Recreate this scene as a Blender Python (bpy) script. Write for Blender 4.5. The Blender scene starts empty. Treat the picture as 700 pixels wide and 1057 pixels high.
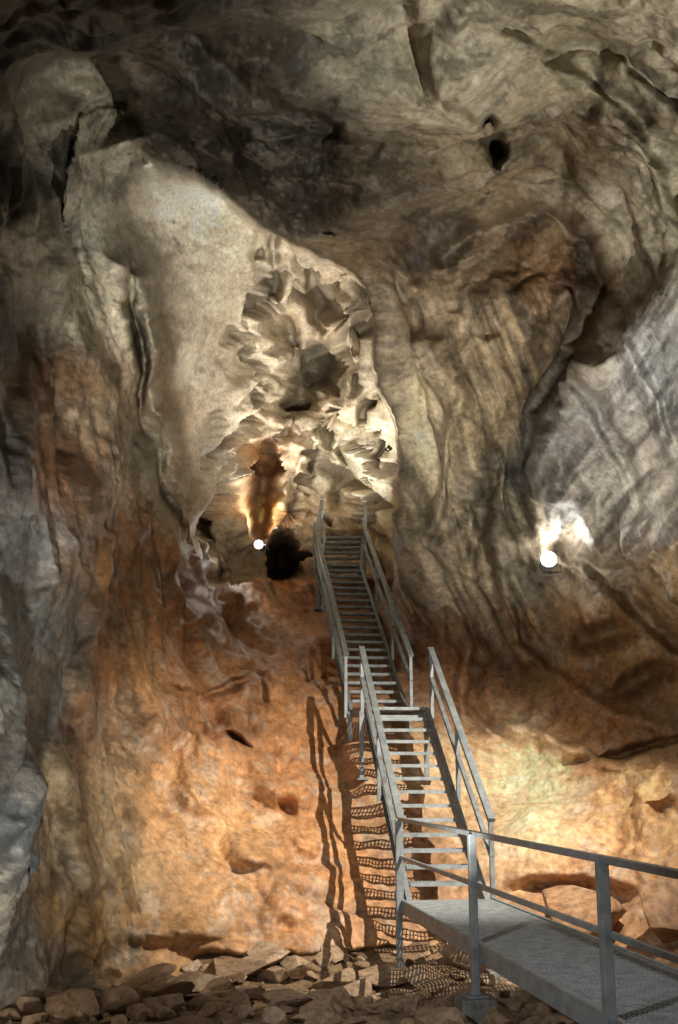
import bpy, bmesh, math, random
import numpy as np
from mathutils import Vector, Matrix

random.seed(7); rng=np.random.RandomState(11)
E=1.55; PITCH=math.radians(13.5); F=1133.0
cp,sp=math.cos(PITCH),math.sin(PITCH)
# back-projection : image pixel -> world point at estimated horizontal distance d
def unproject(px,py,d):
    u=(np.asarray(px,float)-350)/F; v=(528.5-np.asarray(py,float))/F
    y=cp-v*sp; z=sp+v*cp
    k=d/y
    return np.stack([u*k, y*k, E+z*k],-1)

# ---------------- noise ----------------
perm=rng.permutation(256); perm=np.concatenate([perm,perm,perm])
grads=rng.normal(size=(256,3)); grads/=np.linalg.norm(grads,axis=1)[:,None]
def pn(P):
    P=P+1000.0
    i=np.floor(P).astype(int); f=P-i; i&=255
    u=f*f*f*(f*(f*6-15)+10)
    out=0
    for a in (0,1):
        wx=u[:,0] if a else 1-u[:,0]
        for b in (0,1):
            wy=u[:,1] if b else 1-u[:,1]
            for c in (0,1):
                wz=u[:,2] if c else 1-u[:,2]
                h=perm[perm[perm[(i[:,0]+a)&255]+((i[:,1]+b)&255)]+((i[:,2]+c)&255)]
                g=grads[h]
                out=out+wx*wy*wz*(g[:,0]*(f[:,0]-a)+g[:,1]*(f[:,1]-b)+g[:,2]*(f[:,2]-c))
    return out*1.6
ROT=np.array(Matrix.Rotation(.7,3,'X')@Matrix.Rotation(.9,3,'Z')@Matrix.Rotation(.5,3,'Y'))
def fbm(P,o=4,r=0.5):
    s=0;a=1;Q=P
    for k in range(o):
        s=s+a*pn(Q+k*17.3); a*=r; Q=(Q*2.03)@ROT
    return s
def fbmA(P,o=4,r=0.5):   # keeps anisotropy
    s=0;a=1
    for k in range(o):
        s=s+a*pn(P*(2.03**k)+k*17.3); a*=r
    return s
def ridged(P,o=4,r=0.5):
    s=0;a=1
    for k in range(o):
        s=s+a*(1-2.2*np.abs(pn(P*(2.03**k)+k*9.1))); a*=r
    return s
jit=rng.rand(256,3)
def worley(P,facet=False):
    P=P+1000.0
    i=np.floor(P).astype(int); f=P-i
    f1=np.full(len(P),9.0); f2=np.full(len(P),9.0); fc=np.zeros(len(P))
    for a in (-1,0,1):
        for b in (-1,0,1):
            for c in (-1,0,1):
                h=perm[perm[perm[(i[:,0]+a)&255]+((i[:,1]+b)&255)]+((i[:,2]+c)&255)]
                q=jit[h]+np.array([a,b,c])-f
                d=np.sqrt((q*q).sum(1))
                m=d<f1
                f2=np.where(m,f1,np.minimum(f2,d)); f1=np.where(m,d,f1)
                if facet: fc=np.where(m,(grads[(h*7+13)&255]*q).sum(1)+.7*(jit[h,0]-.35),fc)
    return (f1,f2,fc) if facet else (f1,f2)
def sstep(a,b,x):
    t=np.clip((x-a)/(b-a),0,1); return t*t*(3-2*t)

# ---------------- cave control data : image pixel coordinates, estimated depths ----------------
near=np.array([
(-500,-500,4),(0,-500,5),(350,-500,5.2),(700,-500,5),(1200,-500,4),
(-200,-200,6),(350,-200,6.8),(900,-200,6.5),
(0,0,8),(100,0,8.5),(350,0,9.2),(550,0,9.5),(700,0,9),
(100,45,10.2),(200,80,11.5),(350,110,12),(500,120,12.5),(620,110,12.5),(700,120,11.5),
(250,170,14),(350,230,15.5),(400,250,16),(500,200,15),(620,220,15),
(130,130,14.5),(60,90,12),(20,150,10.5),
(0,300,10),(60,250,12.5),(110,220,15),(0,500,10),(60,450,12.5),(110,400,15),(140,500,17),(180,580,19.5),
(0,700,10.5),(60,650,13),(120,700,16),(0,900,11),(60,900,12.8),(130,850,14.8),(0,1057,11.5),(100,1000,14.2),(100,1057,13.6),
(-200,500,6.5),(-200,900,6.5),(-500,500,4),(-500,100,4),(-500,1000,4),(-200,100,6.5),
(300,600,26.5),(390,600,26),(300,680,22.5),(420,700,21.8),(220,650,21.5),(200,760,18.6),(300,760,19.8),(420,760,20.3),
(300,850,17.6),(420,850,18.3),(200,850,16.8),(300,930,16.2),(430,930,17),(200,930,15.5),(300,1000,15.4),(450,1000,15.8),
(530,700,21.5),(600,700,20.5),(700,700,18.5),(530,780,20),(620,790,19),(700,780,18),(560,850,18),(650,860,17),(720,850,16),
(560,930,16.5),(700,940,15),(560,1010,15),(700,1010,13.8),
(395,320,17.5),(390,400,18.5),(415,450,19.5),(420,540,21.5),(420,600,23),(480,400,18),(480,500,19.5),(490,600,21.5),
(550,300,17),(530,450,18.5),(550,550,20),(600,600,19.5),(640,500,17.5),(620,400,16.5),(700,300,14.5),(700,450,15.5),(700,580,17),(650,650,19.5),
(850,300,13.8),(850,600,14),(850,900,12.5),(1200,100,8),(1200,500,8),(1200,900,7),(850,50,10.5),
(-200,1100,9),(200,1100,13),(500,1100,13),(900,1100,11),(-200,1400,6.4),(350,1400,6.4),(900,1400,6.4),(-500,1400,4.5),(1200,1400,5.5)],float)
back=np.array([(140,160,19),(200,200,22),(290,250,23.5),(250,350,25.5),(330,350,27.5),(380,400,26.8),(375,330,27),(410,500,26.5),(340,500,30),(200,400,23),
(170,330,20.5),(190,480,22),(230,560,24.5),(280,590,28),(350,590,29.5),(390,590,28.5),(150,250,20),(110,230,18),(350,270,26),(420,300,25.5),(420,600,28),(200,610,22),(60,160,17)],float)
opening=np.array([(142,153),(170,166),(200,180),(250,212),(290,243),(330,266),(358,276),(378,296),(387,350),(390,400),(404,425),(414,470),(413,520),(405,570),(402,596),
(350,600),(290,600),(240,604),(212,604),(200,560),(180,500),(163,420),(150,350),(137,290),(114,258),(112,215),(128,188)],float)
scarps=[ # polyline, amount (m), range px, side, softness
 ([(370,287),(430,272),(490,237),(565,220),(605,250),(627,300),(602,370),(562,430),(546,480),(548,560)],2.4,80,1,1.6),
 ([(-30,190),(8,120),(30,85),(60,62),(105,56),(135,92),(150,140)],2.8,80,1,2.5),
 ([(470,742),(540,742),(600,768),(660,790),(720,806)],-1.3,34,1,2),
 ([(0,20),(90,8),(180,20),(260,80),(330,110),(400,150)],1.8,60,1,2.0),
 ([(560,60),(600,70),(650,120),(690,180),(700,240)],1.3,60,-1,3),
 ([(500,20),(560,50),(640,70),(720,130)],.9,40,-1,2.5),
 ([(400,-30),(440,60),(500,110),(560,150),(600,210)],.9,40,1,3),
 ([(690,250),(640,330),(590,400),(560,470),(550,560)],-.9,50,-1,6),
 ([(190,560),(215,640),(200,720),(160,790),(130,900)],1.0,45,-1,7),
 ([(560,560),(620,600),(660,640),(720,690)],1.2,34,-1,3),
 ([(500,650),(560,680),(640,730),(720,750)],-.8,34,1,3),
 ([(125,180),(135,240),(160,300),(185,380),(205,450),(222,560)],1.2,22,-1,4),
 ([(40,130),(50,220),(90,330),(130,420),(165,540)],1.2,40,-1,5),
 ([(20,300),(60,420),(100,560),(120,680),(90,820)],.9,40,-1,5),
 ([(215,600),(280,625),(340,640)],.5,20,-1,5),
 ([(180,985),(260,990),(340,985),(440,985)],.7,22,1,2),
 ([(150,740),(200,765),(270,752),(330,765)],-.7,26,1,2),
 ([(240,870),(300,900),(360,890)],-.55,26,1,2),
 ([(150,830),(200,860),(240,900)],-.5,26,1,2),
 ([(160,650),(200,640),(250,680),(270,730)],-.6,26,1,2),
 ([(440,300),(470,380),(500,470),(520,560)],.6,30,-1,4),
 ([(262,240),(282,300),(290,380),(262,440)],1.4,40,-1,5),
]
dents=[ # cx,cy,rx,ry,rot,amount
 (511,158,11,11,0,1.6),(508,114,7,6,0,.8),(318,394,13,34,18,2.4),(362,356,6,15,0,1.4),(270,515,11,64,4,4.0),(291,583,14,26,0,4.5),
 (284,280,6,42,-8,1.5),(266,262,7,14,0,1.4),(143,350,5,75,-8,2.0),(157,340,6,70,-8,-1.0),(172,480,9,60,-15,1.4),(188,470,7,70,-14,-.7),
 (228,560,5,32,6,1.5),(605,95,22,28,0,.8),(648,120,18,28,-30,.5),(205,660,12,30,20,.5),(232,712,42,6,-20,.5),(262,715,7,22,-20,.5),(243,770,14,7,10,.9),
 (185,720,22,7,30,.5),(620,655,34,12,-10,.9),(660,700,30,10,-20,.8),(640,770,60,6,-13,.7),(340,230,9,4,0,.4),
 (300,830,9,7,0,.5),(150,180,14,10,0,-.8),(430,330,14,10,0,.5),(430,300,12,9,0,-.3),(505,345,9,5,0,.4),
 (340,455,9,12,0,1.4),(325,490,6,10,0,1.3),(300,300,10,24,0,-1.0),(345,330,12,34,0,-1.2),(215,600,12,20,0,.6),(590,920,60,12,0,.9),(690,845,20,10,0,.5),
 (352,470,5,14,10,1.3),(372,430,5,22,-10,1.3),(305,350,6,20,0,1.3),(296,440,8,16,20,1.2),(336,420,8,18,0,-1),(365,510,8,26,0,-.9),(240,520,7,34,-8,-.5),
 (322,320,5,26,-4,1.4),(360,385,4,20,6,1.2),(386,470,5,24,-6,1.2),(310,480,7,20,0,-.9),(345,510,5,18,0,1.2),(295,520,5,20,4,-.8),(330,350,5,20,0,-.8),
 (60,330,20,40,0,.5),(30,600,14,60,10,.5),(90,690,12,50,15,-.5),(60,800,30,40,0,-.5),(250,880,40,14,0,-.4),(180,960,50,14,0,-.4),(480,690,8,50,5,-.5),
 (520,600,8,60,-10,-.7),(500,520,8,70,10,.4),(460,470,8,90,12,-.4),(600,520,9,80,-22,-.4),(630,450,9,90,-24,.4),(660,400,9,90,-24,-.4),
 (290,800,40,34,0,-1.0),(215,810,26,36,20,-.8),(330,690,18,30,0,-.4),(320,860,26,20,0,-.5)]

def tps_fit(C,lam=0.4):
    X=C[:,:2]/100; n=len(X)
    d2=((X[:,None]-X[None])**2).sum(2)
    K=np.where(d2>0,d2*np.log(np.maximum(d2,1e-12)),0)+lam*np.eye(n)*.05
    P=np.c_[np.ones(n),X]
    A=np.block([[K,P],[P.T,np.zeros((3,3))]])
    w=np.linalg.solve(A,np.r_[C[:,2],0,0,0])
    return X,w
def tps_eval(fit,x,y):
    X,w=fit; Q=np.c_[x,y]/100; out=w[-3]+w[-2]*Q[:,0]+w[-1]*Q[:,1]
    for k in range(len(X)):
        d2=((Q-X[k])**2).sum(1)
        out=out+w[k]*d2*np.log(np.maximum(d2,1e-12))
    return out
def seg_dist(x,y,poly,closed=False):
    n=len(poly); best=np.full(len(x),1e9); side=np.zeros(len(x)); tt=np.zeros(len(x))
    m=n if closed else n-1
    L=[math.hypot(poly[(k+1)%n][0]-poly[k][0],poly[(k+1)%n][1]-poly[k][1]) for k in range(m)]
    acc=0;tot=sum(L)
    for k in range(m):
        a=poly[k]; b=poly[(k+1)%n]
        dx,dy=b[0]-a[0],b[1]-a[1]
        t=np.clip(((x-a[0])*dx+(y-a[1])*dy)/(L[k]**2),0,1)
        ex=x-a[0]-t*dx; ey=y-a[1]-t*dy
        d=np.hypot(ex,ey); mk=d<best
        best=np.where(mk,d,best); side=np.where(mk,np.sign(dx*(y-a[1])-dy*(x-a[0])),side)
        tt=np.where(mk,(acc+t*L[k])/tot,tt); acc+=L[k]
    return best,side,tt
def inside(x,y,poly):
    c=np.zeros(len(x),bool); n=len(poly)
    for k in range(n):
        x1,y1=poly[k]; x2,y2=poly[k-1]
        if y1==y2: continue
        m=((y1>y)!=(y2>y))&(x<(x2-x1)*(y-y1)/(y2-y1)+x1)
        c^=m
    return c

gx=np.concatenate([np.arange(-500,-44,13),np.arange(-44,744,2.0),np.arange(744,1201,13)])
gy=np.concatenate([np.arange(-500,-44,13),np.arange(-44,1100,2.0),np.arange(1100,1401,13)])
GX,GY=np.meshgrid(gx,gy); H,W=GX.shape
x=GX.ravel(); y=GY.ravel()
q=np.c_[x,y,np.zeros(len(x))]
wx=x+5*pn(q/50)+2.5*pn(q/17+7)+.8*pn(q/7+3); wy=y+5*pn(q/50+31)+2.5*pn(q/17+17)+.8*pn(q/7+23)
DN=tps_eval(tps_fit(near),x,y); DB=tps_eval(tps_fit(back),x,y)
DN=np.clip(DN,3.5,32)
ds,_,_=seg_dist(wx,wy,opening,True); ins=inside(wx,wy,opening)
s=np.where(ins,ds,0)
leftness=1-sstep(142,235,x)
ramp=2.0+20*leftness*sstep(148,178,y)
bl=1-np.exp(-s/ramp)
bottom=sstep(540,600,y)
D=DN+np.maximum(DB-DN,0)*bl
backmask=bl*(1-bottom*.5)
D+=np.where(~ins,0.6*np.exp(-ds/7)*(1-bottom)*(1-leftness),0)     # rounded lip
for poly,amt,rg,sd_,sw in scarps:
    d,sg,t=seg_dist(wx,wy,poly)
    sg=sg*d*sd_
    tap=np.clip(np.minimum(t,1-t)*7,0,1)
    D+=amt*tap*(1/(1+np.exp(-np.clip(sg/sw,-30,30))))*np.exp(-d/rg)
for cx,cy,rx,ry,rot,a in dents:
    r=math.radians(rot); ex=wx-cx; ey=wy-cy
    u=ex*math.cos(r)+ey*math.sin(r); v=-ex*math.sin(r)+ey*math.cos(r)
    k=(u/rx)**2+(v/ry)**2
    D+=a*np.exp(-k**1.5)
P=unproject(x,y,D)
def normals(P):
    G=P.reshape(H,W,3)
    a=np.gradient(G,axis=1); b=np.gradient(G,axis=0)
    n=np.cross(a,b).reshape(-1,3); n/=np.linalg.norm(n,axis=1)[:,None]+1e-9
    toc=np.array([0,0,E])-P
    n*=np.sign((n*toc).sum(1))[:,None]
    return n
def sm(G,k):
    for _ in range(k):
        G[1:-1]=(G[:-2]+2*G[1:-1]+G[2:])/4; G[:,1:-1]=(G[:,:-2]+2*G[:,1:-1]+G[:,2:])/4
    return G
Dg=D.reshape(H,W)
gr=np.hypot(np.gradient(Dg,axis=1)/np.gradient(gx)[None,:],np.gradient(Dg,axis=0)/np.gradient(gy)[:,None])
gr=sm(gr.copy(),3).ravel()
calm=1/(1+(gr/.20)**2)          # steep break faces stay clean
Dm=sm(Dg.copy(),60); N=normals(unproject(x,y,Dm.ravel())); N=sm(N.reshape(H,W,3).copy(),40).reshape(-1,3)
Dl=sm(DN.reshape(H,W).copy(),40)  # broad form : grain of the rock follows this
gl=np.hypot(np.gradient(Dl,axis=1)/np.gradient(gx)[None,:],np.gradient(Dl,axis=0)/np.gradient(gy)[:,None]).ravel()
calm2=1/(1+(gl/.10)**2)
tc=np.array([0,0,E])-P; tc/=np.linalg.norm(tc,axis=1)[:,None]
N=N+.35*tc; N/=np.linalg.norm(N,axis=1)[:,None]+1e-9
floorw=sstep(600,680,y)*sstep(120,220,x)
streakA=sstep(375,400,x)*(1-sstep(540,600,x))*sstep(270,320,y)*(1-sstep(640,700,y))*(1-bl)
streakB=sstep(545,585,x+.55*(y-480))*sstep(545,575,x)*sstep(220,300,y)*(1-sstep(560,600,y))
leftw=(1-sstep(120,200,x))
crag=backmask*sstep(235,290,x+.25*(y-300))
smoothb=backmask*(1-sstep(235,290,x+.25*(y-300)))
rough=.62-.08*floorw-.24*streakA-.38*streakB+1.0*crag-.36*smoothb-.12*leftw
X=unproject(x,y,Dl.ravel())
fw=X+.10*np.c_[pn(X*1.5+3),pn(X*1.5+13),pn(X*1.5+23)]
edge=(1-.5*np.exp(-ds/6))*(.10+.90*calm)
disp=.50*fbm(X*.30,2)*(.6+.4*rough)
disp+=.12*fbm(X*.9+9,3,.42)*(.4+.6*rough)
disp+=.07*(ridged((X@ROT)*.8,3,.42)-.9)*rough
f1,f2,fa_=worley(fw*np.array([.55,.55,.42]),True); fa_=fa_*sstep(0,.20,f2-f1)
g1,g2,fb_=worley((fw*np.array([1.5,1.5,1.1]))@ROT+40,True); fb_=fb_*sstep(0,.24,g2-g1)
h1,h2,fc_=worley((fw*4.0)@ROT+90,True); fc_=fc_*sstep(0,.34,h2-h1)
m2=sstep(-.2,.35,pn(X*.55+77)); m3=sstep(-.15,.4,pn(X*.8+177))
disp+=(.66*fa_*(.35+.65*m2)+.36*fb_*(.2+.8*m2)*(.2+.8*calm2)+.11*fc_*(.25+.75*m3)*calm2)*rough
crk=np.exp(-(f2-f1)*16)*sstep(-.05,.4,pn(X*.4+50))
disp-=.08*crk*(.3+.7*rough)
slot=sstep(.08,.34,fbmA(X*np.array([1.7,1.2,.6])+850,3,.5))
disp-=.85*slot*crag
disp+=.022*fbm(X*6,2,.6)*(.6+rough)*calm2
p1,_=worley(X*1.6+80); disp-=.16*(1-sstep(.08,.28,p1))*(.4+rough)*sstep(.15,.45,pn(X*.5+9))*calm2
fa=np.c_[(X[:,0]+.42*X[:,2])*1.1,X[:,1]*.4,X[:,2]*.08]; fb=np.c_[(X[:,0]-.62*X[:,2])*.9,X[:,1]*.25,X[:,2]*.07]
fl=np.c_[(X[:,0]+.25*X[:,2])*1.0,X[:,1]*.7,X[:,2]*.15]
FA=fbmA(fa,3);FB=fbmA(fb+5,3,.4);FL=fbmA(fl+9,3)
disp+=.40*FA*streakA+.26*FB*streakB+.15*FL*leftw*sstep(250,350,y)
disp*=edge
P=P+N*disp[:,None]
def surf(px,py):
    k=np.argmin((x-px)**2+(y-py)**2); return P[k].copy()

# tint table (rock colour plus shade painted into the dark arch band, sRGB bytes)
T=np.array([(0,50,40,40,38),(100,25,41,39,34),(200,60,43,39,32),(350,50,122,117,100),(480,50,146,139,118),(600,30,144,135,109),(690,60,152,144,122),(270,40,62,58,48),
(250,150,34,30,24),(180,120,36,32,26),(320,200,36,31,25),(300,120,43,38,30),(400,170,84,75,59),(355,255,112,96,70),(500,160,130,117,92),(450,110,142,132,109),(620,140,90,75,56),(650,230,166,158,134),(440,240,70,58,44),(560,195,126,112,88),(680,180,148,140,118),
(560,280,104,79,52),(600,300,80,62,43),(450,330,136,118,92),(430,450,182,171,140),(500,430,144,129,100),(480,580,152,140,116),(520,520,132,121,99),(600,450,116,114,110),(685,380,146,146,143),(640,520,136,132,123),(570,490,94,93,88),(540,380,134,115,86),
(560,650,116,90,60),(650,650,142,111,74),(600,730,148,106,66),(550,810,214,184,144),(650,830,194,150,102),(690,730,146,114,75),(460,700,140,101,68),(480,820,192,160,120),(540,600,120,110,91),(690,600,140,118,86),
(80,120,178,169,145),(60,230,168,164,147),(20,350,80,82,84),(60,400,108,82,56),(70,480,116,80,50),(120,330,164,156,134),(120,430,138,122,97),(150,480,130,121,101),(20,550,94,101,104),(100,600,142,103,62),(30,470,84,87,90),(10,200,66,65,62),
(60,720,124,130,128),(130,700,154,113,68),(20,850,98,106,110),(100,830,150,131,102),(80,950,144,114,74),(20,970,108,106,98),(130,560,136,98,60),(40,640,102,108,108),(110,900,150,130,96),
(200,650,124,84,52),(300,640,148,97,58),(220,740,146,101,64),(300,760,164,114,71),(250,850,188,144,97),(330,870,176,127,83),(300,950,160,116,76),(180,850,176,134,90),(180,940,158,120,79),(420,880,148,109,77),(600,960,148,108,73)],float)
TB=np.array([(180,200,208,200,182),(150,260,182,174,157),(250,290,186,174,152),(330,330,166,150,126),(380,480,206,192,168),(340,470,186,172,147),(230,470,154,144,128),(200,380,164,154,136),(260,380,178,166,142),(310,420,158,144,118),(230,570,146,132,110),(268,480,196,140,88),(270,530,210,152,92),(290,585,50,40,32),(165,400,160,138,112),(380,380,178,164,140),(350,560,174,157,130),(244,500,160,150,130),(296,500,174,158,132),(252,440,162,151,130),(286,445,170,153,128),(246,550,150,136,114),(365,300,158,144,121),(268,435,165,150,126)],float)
def lin(c): c=c/255.; return np.where(c<=.04045,c/12.92,((c+.055)/1.055)**2.4)
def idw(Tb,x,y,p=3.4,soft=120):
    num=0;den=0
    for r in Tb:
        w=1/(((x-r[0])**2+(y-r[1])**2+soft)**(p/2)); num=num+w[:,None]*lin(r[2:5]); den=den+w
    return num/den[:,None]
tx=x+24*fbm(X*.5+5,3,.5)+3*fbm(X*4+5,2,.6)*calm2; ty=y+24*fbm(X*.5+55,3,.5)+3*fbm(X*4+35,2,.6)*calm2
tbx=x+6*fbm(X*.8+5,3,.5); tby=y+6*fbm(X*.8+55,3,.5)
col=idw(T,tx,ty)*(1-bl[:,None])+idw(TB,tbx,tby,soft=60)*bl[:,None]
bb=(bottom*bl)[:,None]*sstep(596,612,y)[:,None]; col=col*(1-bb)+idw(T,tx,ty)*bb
g=col.mean(1,keepdims=True); col=g+(col-g)*.95
col=col*1.25
stk=np.clip(streakA*.85+streakB*.9+leftw*.4*sstep(250,350,y),0,1)
stn=np.where(streakB>.3,FB,np.where(streakA>.2,FA,FL))
stf=fbmA(np.c_[(X[:,0]-.62*X[:,2]*(streakB>.3)+.42*X[:,2]*(streakA>.2))*4.5,X[:,1]*.8,X[:,2]*.14],4,.65)
dk=1-stk*.66*sstep(-.05,.42,stn*.5+stf*.7)
lt=1+stk*.35*sstep(.1,.5,-stf)
col*=(dk*lt)[:,None]
v1=fbm(X*.7+100,4,.55); v2=fbm(X*6+200,3,.8)*calm2
col*=(1+.24*np.clip(v1,-1,1))[:,None]*(1+.28*np.clip(v2,-1.2,1.2)*(1-.5*streakB))[:,None]
man=sstep(.18,.34,fbm(X*1.1+300,5,.72))*(1-.75*floorw)*(1-.6*bl)*(1-streakB)*(.3+.7*calm2)*(1-.5*streakA)
col*=(1-.5*man)[:,None]
cal=sstep(.28,.42,fbm(X*1.7+400,5,.74))*.36*(.2+.8*calm2)*(1-streakB)*(1-.5*streakA)
col=col*(1-cal[:,None])+cal[:,None]*np.array([.46,.41,.33])*(.4+.6*np.clip(col.mean(1,keepdims=True)/.25,0,1.4))
pk1,_=worley(X*5+600); pk=(1-sstep(.10,.26,pk1))*sstep(.05,.4,fbm(X*.9+700,3))*calm2
col*=(1-.6*pk)[:,None]
ck2=np.exp(-(g2-g1)*22)*m2*sstep(0,.3,pn(X*1.1+260))
col*=(1-.4*crk*calm2)[:,None]*(1-.35*ck2*calm2)[:,None]*(1-.4*slot*crag)[:,None]
col=np.clip(col,0.008,.62)

def grid_mesh(name,P,H,W,col=None):
    me=bpy.data.meshes.new(name)
    idx=np.arange(H*W).reshape(H,W)
    f=np.stack([idx[:-1,:-1],idx[1:,:-1],idx[1:,1:],idx[:-1,1:]],-1).reshape(-1,4)
    me.vertices.add(len(P)); me.vertices.foreach_set('co',P.astype(np.float32).ravel())
    me.loops.add(f.size); me.loops.foreach_set('vertex_index',f.ravel().astype(np.int32))
    me.polygons.add(len(f)); me.polygons.foreach_set('loop_start',np.arange(0,f.size,4,dtype=np.int32))
    try: me.polygons.foreach_set('loop_total',np.full(len(f),4,dtype=np.int32))
    except Exception: pass
    me.update(calc_edges=True)
    me.polygons.foreach_set('use_smooth',np.ones(len(f),bool))
    if col is not None:
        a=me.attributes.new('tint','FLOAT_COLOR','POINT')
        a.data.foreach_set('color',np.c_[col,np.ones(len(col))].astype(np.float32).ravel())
    ob=bpy.data.objects.new(name,me); bpy.context.collection.objects.link(ob)
    return ob

# ---------------- materials ----------------
def newmat(n):
    m=bpy.data.materials.new(n); m.use_nodes=True; nt=m.node_tree; nt.nodes.clear()
    o=nt.nodes.new('ShaderNodeOutputMaterial'); b=nt.nodes.new('ShaderNodeBsdfPrincipled')
    nt.links.new(b.outputs[0],o.inputs[0]); return m,nt,b
def nd(nt,t,**k):
    n=nt.nodes.new(t)
    for a,v in k.items(): setattr(n,a,v)
    return n
def noise(nt,vec,sc,det=6,ro=.6,dist=0):
    n=nd(nt,'ShaderNodeTexNoise'); n.inputs['Scale'].default_value=sc; n.inputs['Detail'].default_value=det
    n.inputs['Roughness'].default_value=ro; n.inputs['Distortion'].default_value=dist
    nt.links.new(vec,n.inputs['Vector']); return n.outputs['Fac']
def ramp_(nt,fac,stops):
    r=nd(nt,'ShaderNodeValToRGB'); e=r.color_ramp.elements
    while len(e)<len(stops): e.new(.5)
    for k,(p,c) in enumerate(stops):
        e[k].position=p; e[k].color=(c,c,c,1) if not isinstance(c,tuple) else (*c,1)
    nt.links.new(fac,r.inputs[0]); return r.outputs[0]
def mix(nt,fac,a,b,bt='MIX'):
    m=nd(nt,'ShaderNodeMix',data_type='RGBA',blend_type=bt)
    for s_,v in ((m.inputs['Factor'],fac),(m.inputs[6],a),(m.inputs[7],b)):
        if hasattr(v,'links'): nt.links.new(v,s_)
        elif isinstance(v,tuple): s_.default_value=(*v,1)
        else: s_.default_value=v
    return m.outputs[2]
def math_(nt,op,a,b):
    m=nd(nt,'ShaderNodeMath',operation=op)
    for s_,v in zip(m.inputs,(a,b)):
        if hasattr(v,'links'): nt.links.new(v,s_)
        else: s_.default_value=v
    return m.outputs[0]
def rock_mat(name,base=None,bump=.8,sc=7,amp=.07,lo=.6,hi=1.3):
    m,nt,b=newmat(name)
    g=nd(nt,'ShaderNodeNewGeometry'); pos=g.outputs['Position']
    nz=noise(nt,pos,sc,4,.66)
    if base is None:
        a=nd(nt,'ShaderNodeAttribute'); a.attribute_name='tint'; c=a.outputs['Color']
    else:
        c=mix(nt,ramp_(nt,noise(nt,pos,1.1,4,.65),[(.35,0.),(.65,1.)]),base[0],base[1])
    v2=ramp_(nt,nz,[(.36,lo),(.5,1.),(.64,hi)])
    c=mix(nt,1.,c,v2,'MULTIPLY')
    nt.links.new(c,b.inputs['Base Color'])
    h=math_(nt,'MULTIPLY',nz,amp)
    bp=nd(nt,'ShaderNodeBump'); bp.inputs['Strength'].default_value=bump; bp.inputs['Distance'].default_value=1.0
    nt.links.new(h,bp.inputs['Height']); nt.links.new(bp.outputs[0],b.inputs['Normal'])
    b.inputs['Roughness'].default_value=.58
    b.inputs['Specular IOR Level'].default_value=.35
    return m
M_rock=rock_mat('cave_limestone',None,.7,11,.030,.74,1.20)
M_ground=rock_mat('gravel_soil',((.15,.09,.05),(.25,.165,.095)),1.0,11,.06)
M_rub=rock_mat('rubble_stone',((.20,.125,.072),(.35,.25,.16)),.6,12,.02)
M_boul=rock_mat('orange_boulder_stone',((.30,.15,.07),(.38,.23,.13)),.6,7,.04)
def metal_mat(name,base,r,me=.3):
    m,nt,b=newmat(name); g=nd(nt,'ShaderNodeNewGeometry'); pos=g.outputs['Position']
    c=mix(nt,ramp_(nt,noise(nt,pos,7,5,.7),[(.35,0.),(.65,1.)]),tuple(v*.65 for v in base),tuple(v*1.15 for v in base))
    nt.links.new(c,b.inputs['Base Color']); b.inputs['Metallic'].default_value=me
    b.inputs['Roughness'].default_value=r; return m
M_metal=metal_mat('galvanised_steel',(.24,.27,.28),.5)
M_grate=metal_mat('steel_grating',(.29,.32,.33),.62)
M_deck=metal_mat('deck_steel_grating',(.42,.45,.46),.7,.1)
M_conc=rock_mat('footing_concrete',((.14,.14,.13),(.21,.20,.18)),.3,12,.03)
m,nt,b=newmat('lamp_housing'); b.inputs['Base Color'].default_value=(.12,.12,.12,1); b.inputs['Roughness'].default_value=.4; M_house=m
def emis(name,c,s):
    m,nt,b=newmat(name); b.inputs['Base Color'].default_value=(.8,.8,.8,1)
    b.inputs['Emission Color'].default_value=(*c,1); b.inputs['Emission Strength'].default_value=s
    try: m.cycles.emission_sampling='NONE'
    except Exception as e_: print(e_)
    return m
M_lens=emis('lamp_lens_lit',(1,.97,.9),12)

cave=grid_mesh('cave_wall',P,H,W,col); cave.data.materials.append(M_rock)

def gbase(y_): return -1.0+.34*(1-sstep(10.8,14.2,y_))+.35*sstep(13.8,17,y_)
n1=260
ax=np.linspace(-16,16,n1); ay=np.linspace(-16,17,n1); AX,AY=np.meshgrid(ax,ay)
GP=np.c_[AX.ravel(),AY.ravel(),np.zeros(n1*n1)]
GP[:,2]=gbase(GP[:,1])-.02+.06*fbm(GP*.6,4)+.05*fbm(GP*3,3)
ground=grid_mesh('ground',GP,n1,n1); ground.data.materials.append(M_ground)

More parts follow.
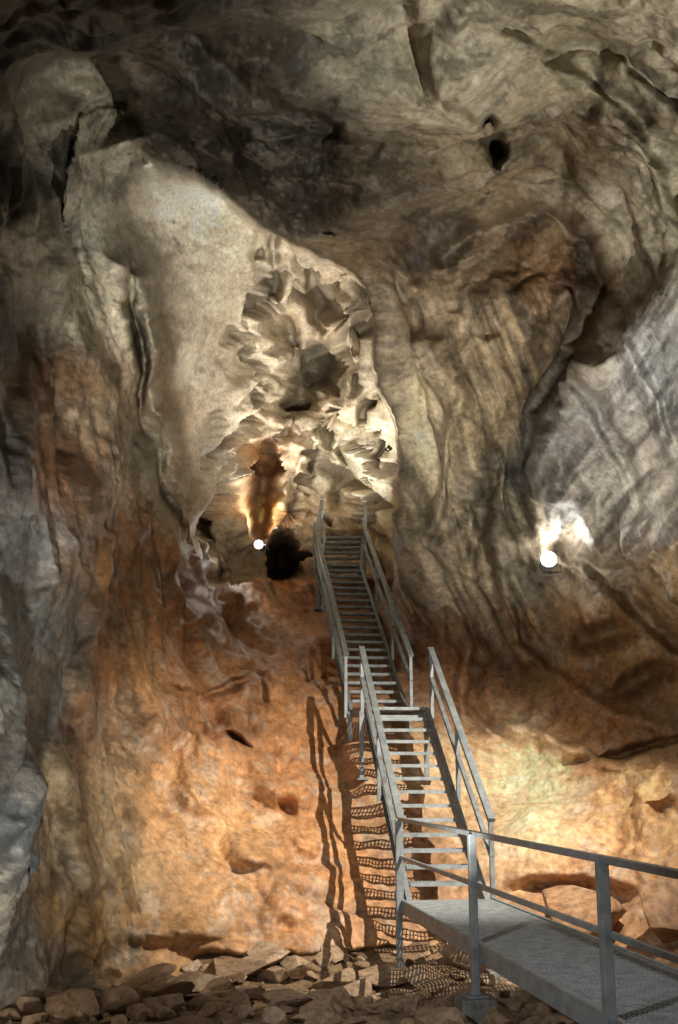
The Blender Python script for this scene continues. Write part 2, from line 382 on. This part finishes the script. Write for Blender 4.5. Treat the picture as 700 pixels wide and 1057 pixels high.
# ---------------- mesh helpers ----------------
def obj(name,bm,mat,parent=None,smooth=False):
    me=bpy.data.meshes.new(name); bm.to_mesh(me); bm.free(); me.materials.append(mat)
    if smooth:
        for p in me.polygons: p.use_smooth=True
    o=bpy.data.objects.new(name,me); bpy.context.collection.objects.link(o)
    if parent: o.parent=parent
    return o
def empty(name,loc=(0,0,0)):
    e=bpy.data.objects.new(name,None); e.location=loc; bpy.context.collection.objects.link(e); return e
def beam(bm,a,b,w,h,up=Vector((0,0,1)),bev=0.0):
    a=Vector(a);b=Vector(b); d=b-a; L=d.length; d.normalize()
    s_=d.cross(up)
    if s_.length<1e-3: s_=d.cross(Vector((0,1,0)))
    s_.normalize(); u=s_.cross(d).normalized()
    r=bmesh.ops.create_cube(bm,size=1)
    M=Matrix((( s_.x,d.x,u.x,(a.x+b.x)/2),(s_.y,d.y,u.y,(a.y+b.y)/2),(s_.z,d.z,u.z,(a.z+b.z)/2),(0,0,0,1)))
    bmesh.ops.transform(bm,matrix=M@Matrix.Diagonal((w,L,h,1)),verts=r['verts'])
    if bev>0:
        ed=list({e for v in r['verts'] for e in v.link_edges})
        bmesh.ops.bevel(bm,geom=ed,offset=bev,segments=2,affect='EDGES',profile=.6)

# ---------------- staircase ----------------
stair=empty('metal_staircase')
HW=.46; RW=.60
def flight(A,B,n,tag,posts=3):
    A=Vector(A);B=Vector(B); d=B-A; hd=Vector((d.x,d.y,0)).normalized(); s_=Vector((hd.y,-hd.x,0))
    bs=bmesh.new(); bt=bmesh.new(); br=bmesh.new()
    up=Vector((0,0,1)); dn=d.normalized(); uu=s_.cross(dn).normalized()
    for sd in (-1,1):
        o=s_*sd*(HW+.02)
        beam(bs,A+o-Vector((0,0,.10)),B+o-Vector((0,0,.10)),.012,.22)
        for k in (-1,1):
            off=uu*.112*k
            beam(bs,A+o+s_*sd*.03+off-Vector((0,0,.10)),B+o+s_*sd*.03+off-Vector((0,0,.10)),.07,.012)
        ro=s_*sd*RW
        beam(br,A+ro+up-dn*.03,B+ro+up+dn*.03,.10,.06,bev=.01)
        beam(br,A+ro+up*.52,B+ro+up*.52,.07,.05,bev=.006)
        for k in range(posts):
            t=k/(posts-1); p=A+d*t+ro
            if k==0: p+=dn*.03
            if k==posts-1: p-=dn*.03
            beam(br,p-up*.16,p+up*1.0,.06,.06,up=hd,bev=.006)
            beam(br,p-up*.06-s_*sd*.14,p-up*.06+s_*sd*.02,.05,.03)
    for k in range(n):
        c=A+d*((k+1)/n) ; c=c-Vector((0,0,0.02))
        dep=.25
        f=c-hd*dep/2; b_=c+hd*dep/2
        beam(bt,f-s_*HW,f+s_*HW,.03,.05); beam(bt,b_-s_*HW,b_+s_*HW,.008,.04)
        beam(bt,c-s_*HW,c+s_*HW,.008,.02)
        for j in range(19):
            o=s_*(-HW+ (j+.5)*2*HW/19)
            beam(bt,f+o+hd*.016,b_+o-hd*.006,.006,.032)
    obj('stringers_'+tag,bs,M_metal,stair); obj('treads_'+tag,bt,M_grate,stair)
    obj('handrails_'+tag,br,M_metal,stair)
def grating(bm,A,B,hw,z0=0,pitch=.05,cross=.12):
    A=Vector(A);B=Vector(B); d=B-A; L=d.length; d.normalize(); s_=Vector((d.y,-d.x,0)).normalized()
    n=int(2*hw/pitch)
    for j in range(n+1):
        o=s_*(-hw+j*2*hw/n); beam(bm,A+o-Vector((0,0,.016)),B+o-Vector((0,0,.016)),.012,.032)
    m=int(L/cross)
    for j in range(m+1):
        c=A+d*(L*j/m); beam(bm,c-s_*hw-Vector((0,0,.012)),c+s_*hw-Vector((0,0,.012)),.014,.018)
def legs(bm,pts):
    for p,zb in pts:
        beam(bm,(p[0],p[1],zb),(p[0],p[1],p[2]),.08,.08,up=Vector((0,1,0)),bev=.008)
        beam(bm,(p[0],p[1],zb-.02),(p[0],p[1],zb+.012),.2,.2,up=Vector((0,1,0)))
P0=Vector((1.40,14.9,0)); P1=Vector((.985,18.9,2.67)); P2=Vector((.72,20.1,2.70)); P3=Vector((.0,26.0,6.48)); P4=Vector((.04,26.7,6.50)); P5=Vector((.14,28.7,7.75))
flight(P0,P1,14,'lower',posts=3)
flight(P2,P3,20,'middle',posts=4)
flight(P4,P5,6,'upper',posts=2)
bl_=bmesh.new(); grating(bl_,P1,P2+Vector((0,0,-.02)),.5); grating(bl_,P3,P4,.5)
for a_,b_ in ((P1,P2),(P3,P4)):
    for sd in (-.52,.52): beam(bl_,a_+Vector((sd,0,-.07)),b_+Vector((sd,0,-.07)),.012,.15)
obj('landing_grating',bl_,M_grate,stair)
bl_=bmesh.new()
legs(bl_,[((.80-.42,18.75,2.6),1.5),((1.47,18.85,2.6),1.5),((.20,20.0,2.65),1.9),((1.25,20.15,2.65),1.9),((-.5,25.9,6.4),5.4),((.5,26.0,6.4),5.4),((.45,23,4.5),3.5)])
beam(bl_,(.38,18.75,2.5),(1.47,18.85,2.5),.06,.08)
obj('support_legs',bl_,M_metal,stair)

# ---------------- walkway ----------------
walk=empty('metal_walkway')
wd=Vector((.142,-1,0)).normalized(); ws=Vector((-wd.y,wd.x,0))
S=Vector((1.40,14.88,0)); Eend=S+wd*15
bm=bmesh.new(); grating(bm,S,Eend,.58,pitch=.036,cross=.08); obj('deck_grating',bm,M_deck,walk)
bm=bmesh.new()
for sd in (-1,1):
    o=ws*sd*.60; beam(bm,S+o-Vector((0,0,.07)),Eend+o-Vector((0,0,.07)),.05,.17,bev=.006)
k=0
while k<15:
    c=S+wd*(k+.1); beam(bm,c-ws*.57-Vector((0,0,.09)),c+ws*.57-Vector((0,0,.09)),.05,.08); k+=1.17
obj('deck_frame',bm,M_metal,walk)
bm=bmesh.new(); L0=S-ws*.62; up=Vector((0,0,1))
beam(bm,L0+up*1.0,L0+wd*15+up*1.0,.065,.05,bev=.01)
beam(bm,L0+up*.53,L0+wd*15+up*.53,.04,.045,bev=.008)
feet=[]
for dist in (.05,3.75,7.15,10.7,14.2):
    zb=-.84 if dist<1 else -.46
    p=L0+wd*dist-ws*.03
    beam(bm,p+up*zb,p+up*1.0,.075,.075,up=wd,bev=.008); beam(bm,p+up*(zb-.004),p+up*(zb+.012),.2,.2,up=wd); feet.append(p+up*zb)
    p2=S+wd*dist+ws*.62; beam(bm,p2+up*zb,p2-up*.02,.075,.075,up=wd,bev=.008); feet.append(p2+up*zb)
obj('railing_and_posts',bm,M_metal,walk)
bm=bmesh.new()
for p in feet: beam(bm,p-up*.55,p-up*.006,.34,.34,up=wd,bev=.02)
obj('concrete_footings',bm,M_conc,walk)

# ---------------- rocks ----------------
def rock(bm,c,size,seed,sub=3,flat=.6,npl=14,lo=.35,hi=.75):
    r=random.Random(seed)
    g=bmesh.ops.create_icosphere(bm,subdivisions=sub,radius=1)['verts']
    A=np.array([v.co[:] for v in g])
    for _ in range(npl):
        n=np.array([r.gauss(0,1),r.gauss(0,1),r.gauss(0,1)]); n/=np.linalg.norm(n); h=r.uniform(lo,hi)
        dd=A@n-h; A=A-np.where(dd>0,dd,0)[:,None]*n
    A=A*(1+.03*fbm(A*3+seed*3.1,2))[:,None]*1.25
    R=np.array(Matrix.Rotation(r.uniform(0,6.28),3,'Z')@Matrix.Rotation(r.uniform(-.4,.4),3,'X')@Matrix.Rotation(r.uniform(-.3,.3),3,'Y'))
    A=(A*np.array([r.uniform(.8,1.4),r.uniform(.6,1.),r.uniform(flat*.6,flat*1.2)])*size)@R.T+np.array(c)
    for v,a in zip(g,A): v.co=a
bm=bmesh.new()
def gzat(x_,y_): return float(gbase(np.array(y_)))
for k in range(620):
    x_=random.uniform(-3.8,2.4); y_=random.uniform(10.4,15.8)
    if random.random()<.25: x_=random.uniform(1.0,5.4)
    s_=min(.36,.03+random.expovariate(1/.07))
    rock(bm,(x_,y_,gzat(x_,y_)+s_*.2),s_,k,2 if s_<.15 else 3,.55,10)
for k,(px,d,s_) in enumerate([(200,13.9,.5),(235,14.5,.4),(310,14.9,.38),(150,13.6,.38),(345,14.2,.42),(395,14.6,.4),(120,12.9,.32),(270,14.9,.38),(75,12.2,.3),(440,13.9,.36),(520,13.4,.3),(340,12.6,.34),(240,12.9,.38),(180,12.6,.32),(300,12.2,.3),(160,14.4,.3),(110,13.8,.3)]):
    x_=(px-350)/F*d; rock(bm,(x_,d,gzat(x_,d)+.10),s_,900+k,4,.38)
obj('rock_rubble',bm,M_rub,smooth=False)
for nm,c,s_,sd,fl in (('boulder',(3.3,15.5,-.22),.66,5,.55),('boulder',(4.35,14.7,-.2),.66,12,.6),('boulder',(4.7,13.4,-.45),.5,21,.6),('boulder',(2.6,15.6,-.4),.5,33,.6)):
    bm=bmesh.new(); rock(bm,(0,0,0),s_,sd,4,fl,12,.45,.8); o=obj(nm,bm,M_boul,smooth=True); o.location=c

# ---------------- lamps ----------------
def floodlight(loc,aim,power,color,cone=100,blend=.6,scale=1.0,lens=M_lens,soft=.08):
    e=empty('floodlight',loc); d=(Vector(aim)-Vector(loc)).normalized(); q_=d.to_track_quat('-Z','Y')
    e.rotation_mode='QUATERNION'; e.rotation_quaternion=q_
    bm=bmesh.new()
    r=bmesh.ops.create_cone(bm,cap_ends=True,segments=28,radius1=.085*scale,radius2=.115*scale,depth=.14*scale)
    bmesh.ops.transform(bm,matrix=Matrix.Rotation(math.pi,4,'X')@Matrix.Translation((0,0,-.07*scale)),verts=r['verts'])
    for k in range(5): 
        r=bmesh.ops.create_cone(bm,cap_ends=True,segments=24,radius1=.1*scale,radius2=.1*scale,depth=.008*scale)
        bmesh.ops.translate(bm,verts=r['verts'],vec=(0,0,(.15+.02*k)*scale))
    bmesh.ops.translate(bm,verts=bm.verts,vec=(0,0,.02*scale))
    obj('housing',bm,M_house,e)
    bm=bmesh.new(); bmesh.ops.create_cone(bm,cap_ends=True,segments=28,radius1=.1*scale,radius2=.1*scale,depth=.01*scale)
    bmesh.ops.translate(bm,verts=bm.verts,vec=(0,0,.012*scale)); obj('lens',bm,lens,e)
    bm=bmesh.new()
    for sx in (-1,1): beam(bm,(sx*.135*scale,-.2*scale,.08*scale),(sx*.135*scale,.02*scale,.08*scale),.012,.03)
    beam(bm,(-.135*scale,-.2*scale,.08*scale),(.135*scale,-.2*scale,.08*scale),.03,.012)
    obj('bracket',bm,M_house,e)
    if power:
        l=bpy.data.lights.new('spot','SPOT'); l.energy=power; l.color=color; l.spot_size=math.radians(cone); l.spot_blend=blend; l.shadow_soft_size=soft
        lo=bpy.data.objects.new('beam',l); bpy.context.collection.objects.link(lo); lo.parent=e; lo.location=(0,0,-.02*scale-soft)
    return e
def spill(par,off,power,color,r=.05):
    l=bpy.data.lights.new('lamp_spill','POINT'); l.energy=power; l.color=color; l.shadow_soft_size=r
    lo=bpy.data.objects.new('bulb',l); bpy.context.collection.objects.link(lo); lo.parent=par; lo.location=off
warm=(1,.91,.78); neu=(1,.96,.88); cool=(.92,.96,1)
floodlight((4.3,10,6.7),(.5,17.6,0.2),7000,warm,60,.85,soft=.03)            # key on slope
floodlight((4.6,6,-.3),(4.0,13,9.0),4800,neu,80,.9,soft=.1)            # added off-frame up-light, brightens ceiling / right wall
floodlight((-.4,8.5,-.4),(3.1,17.8,6.6),3600,neu,44,.9,soft=.1)            # added off-frame fill for the alcove
floodlight((-1.6,6,-.5),(-4.4,12.8,3.2),1600,neu,72,.9,soft=.1)           # extra fill added out of view for the left wall
floodlight((-3,2.5,3.2),(.6,12,-.6),1100,cool,58,.8,soft=.1)            # added lamp out of view, brightens walkway and rubble
floodlight((-1.2,5,-.4),(-2.6,24,13.2),6400,neu,26,.7,soft=.06)             # added off-frame beam, lights the back chamber through the opening
v1=unproject(267,562,25.2)
floodlight(tuple(v1),tuple(Vector((-.4,10,4.5))),60,neu,160,.5,scale=1.0)
v1b=v1+np.array([.1,.35,.05]); floodlight(tuple(v1b),(.3,28,13.0),1700,neu,96,.9,scale=.6,soft=.04)  # twin fixture added beside the lamp to light the back crags
vr=unproject(401,461,22.6); floodlight(tuple(vr),(-2.0,25.5,12.5),560,neu,130,.8,scale=.4,soft=.03)
vn=unproject(272,500,27.6); ln=floodlight(tuple(vn+np.array([.35,-.1,-1.2])),tuple(vn+np.array([-.2,.6,1.5])),140,(1,.88,.7),170,.5,scale=.5,soft=.03)  # small warm lamp added out of view to light the niche
sv=surf(568,576); tocam=np.array([0,0,E])-sv; tocam/=np.linalg.norm(tocam)
v2=sv+tocam*.30
fx=floodlight(tuple(v2),tuple(v2+tocam*1.0+np.array([.1,0,.35])),60,neu,150,.5,scale=1.4)
spill(fx,(0.0,.20,.0),34,neu,.02)

w=bpy.data.worlds.new('World'); bpy.context.scene.world=w; w.use_nodes=True; nt=w.node_tree
sky=nt.nodes.new('ShaderNodeTexSky'); sky.sky_type='NISHITA'; sky.sun_disc=False; sky.sun_elevation=math.radians(20); sky.sun_rotation=math.radians(160)
nt.links.new(sky.outputs[0],nt.nodes['Background'].inputs[0]); nt.nodes['Background'].inputs[1].default_value=.03

cam=bpy.data.cameras.new('Camera'); co=bpy.data.objects.new('Camera',cam); bpy.context.collection.objects.link(co)
co.location=(0,0,E); co.rotation_euler=(math.pi/2+PITCH,0,0); cam.sensor_fit='VERTICAL'; cam.sensor_height=24; cam.lens=F/1057*24; cam.clip_end=500; cam.clip_start=.05
sc=bpy.context.scene; sc.camera=co
sc.view_settings.view_transform='Standard'; sc.view_settings.look='None'; sc.view_settings.exposure=0
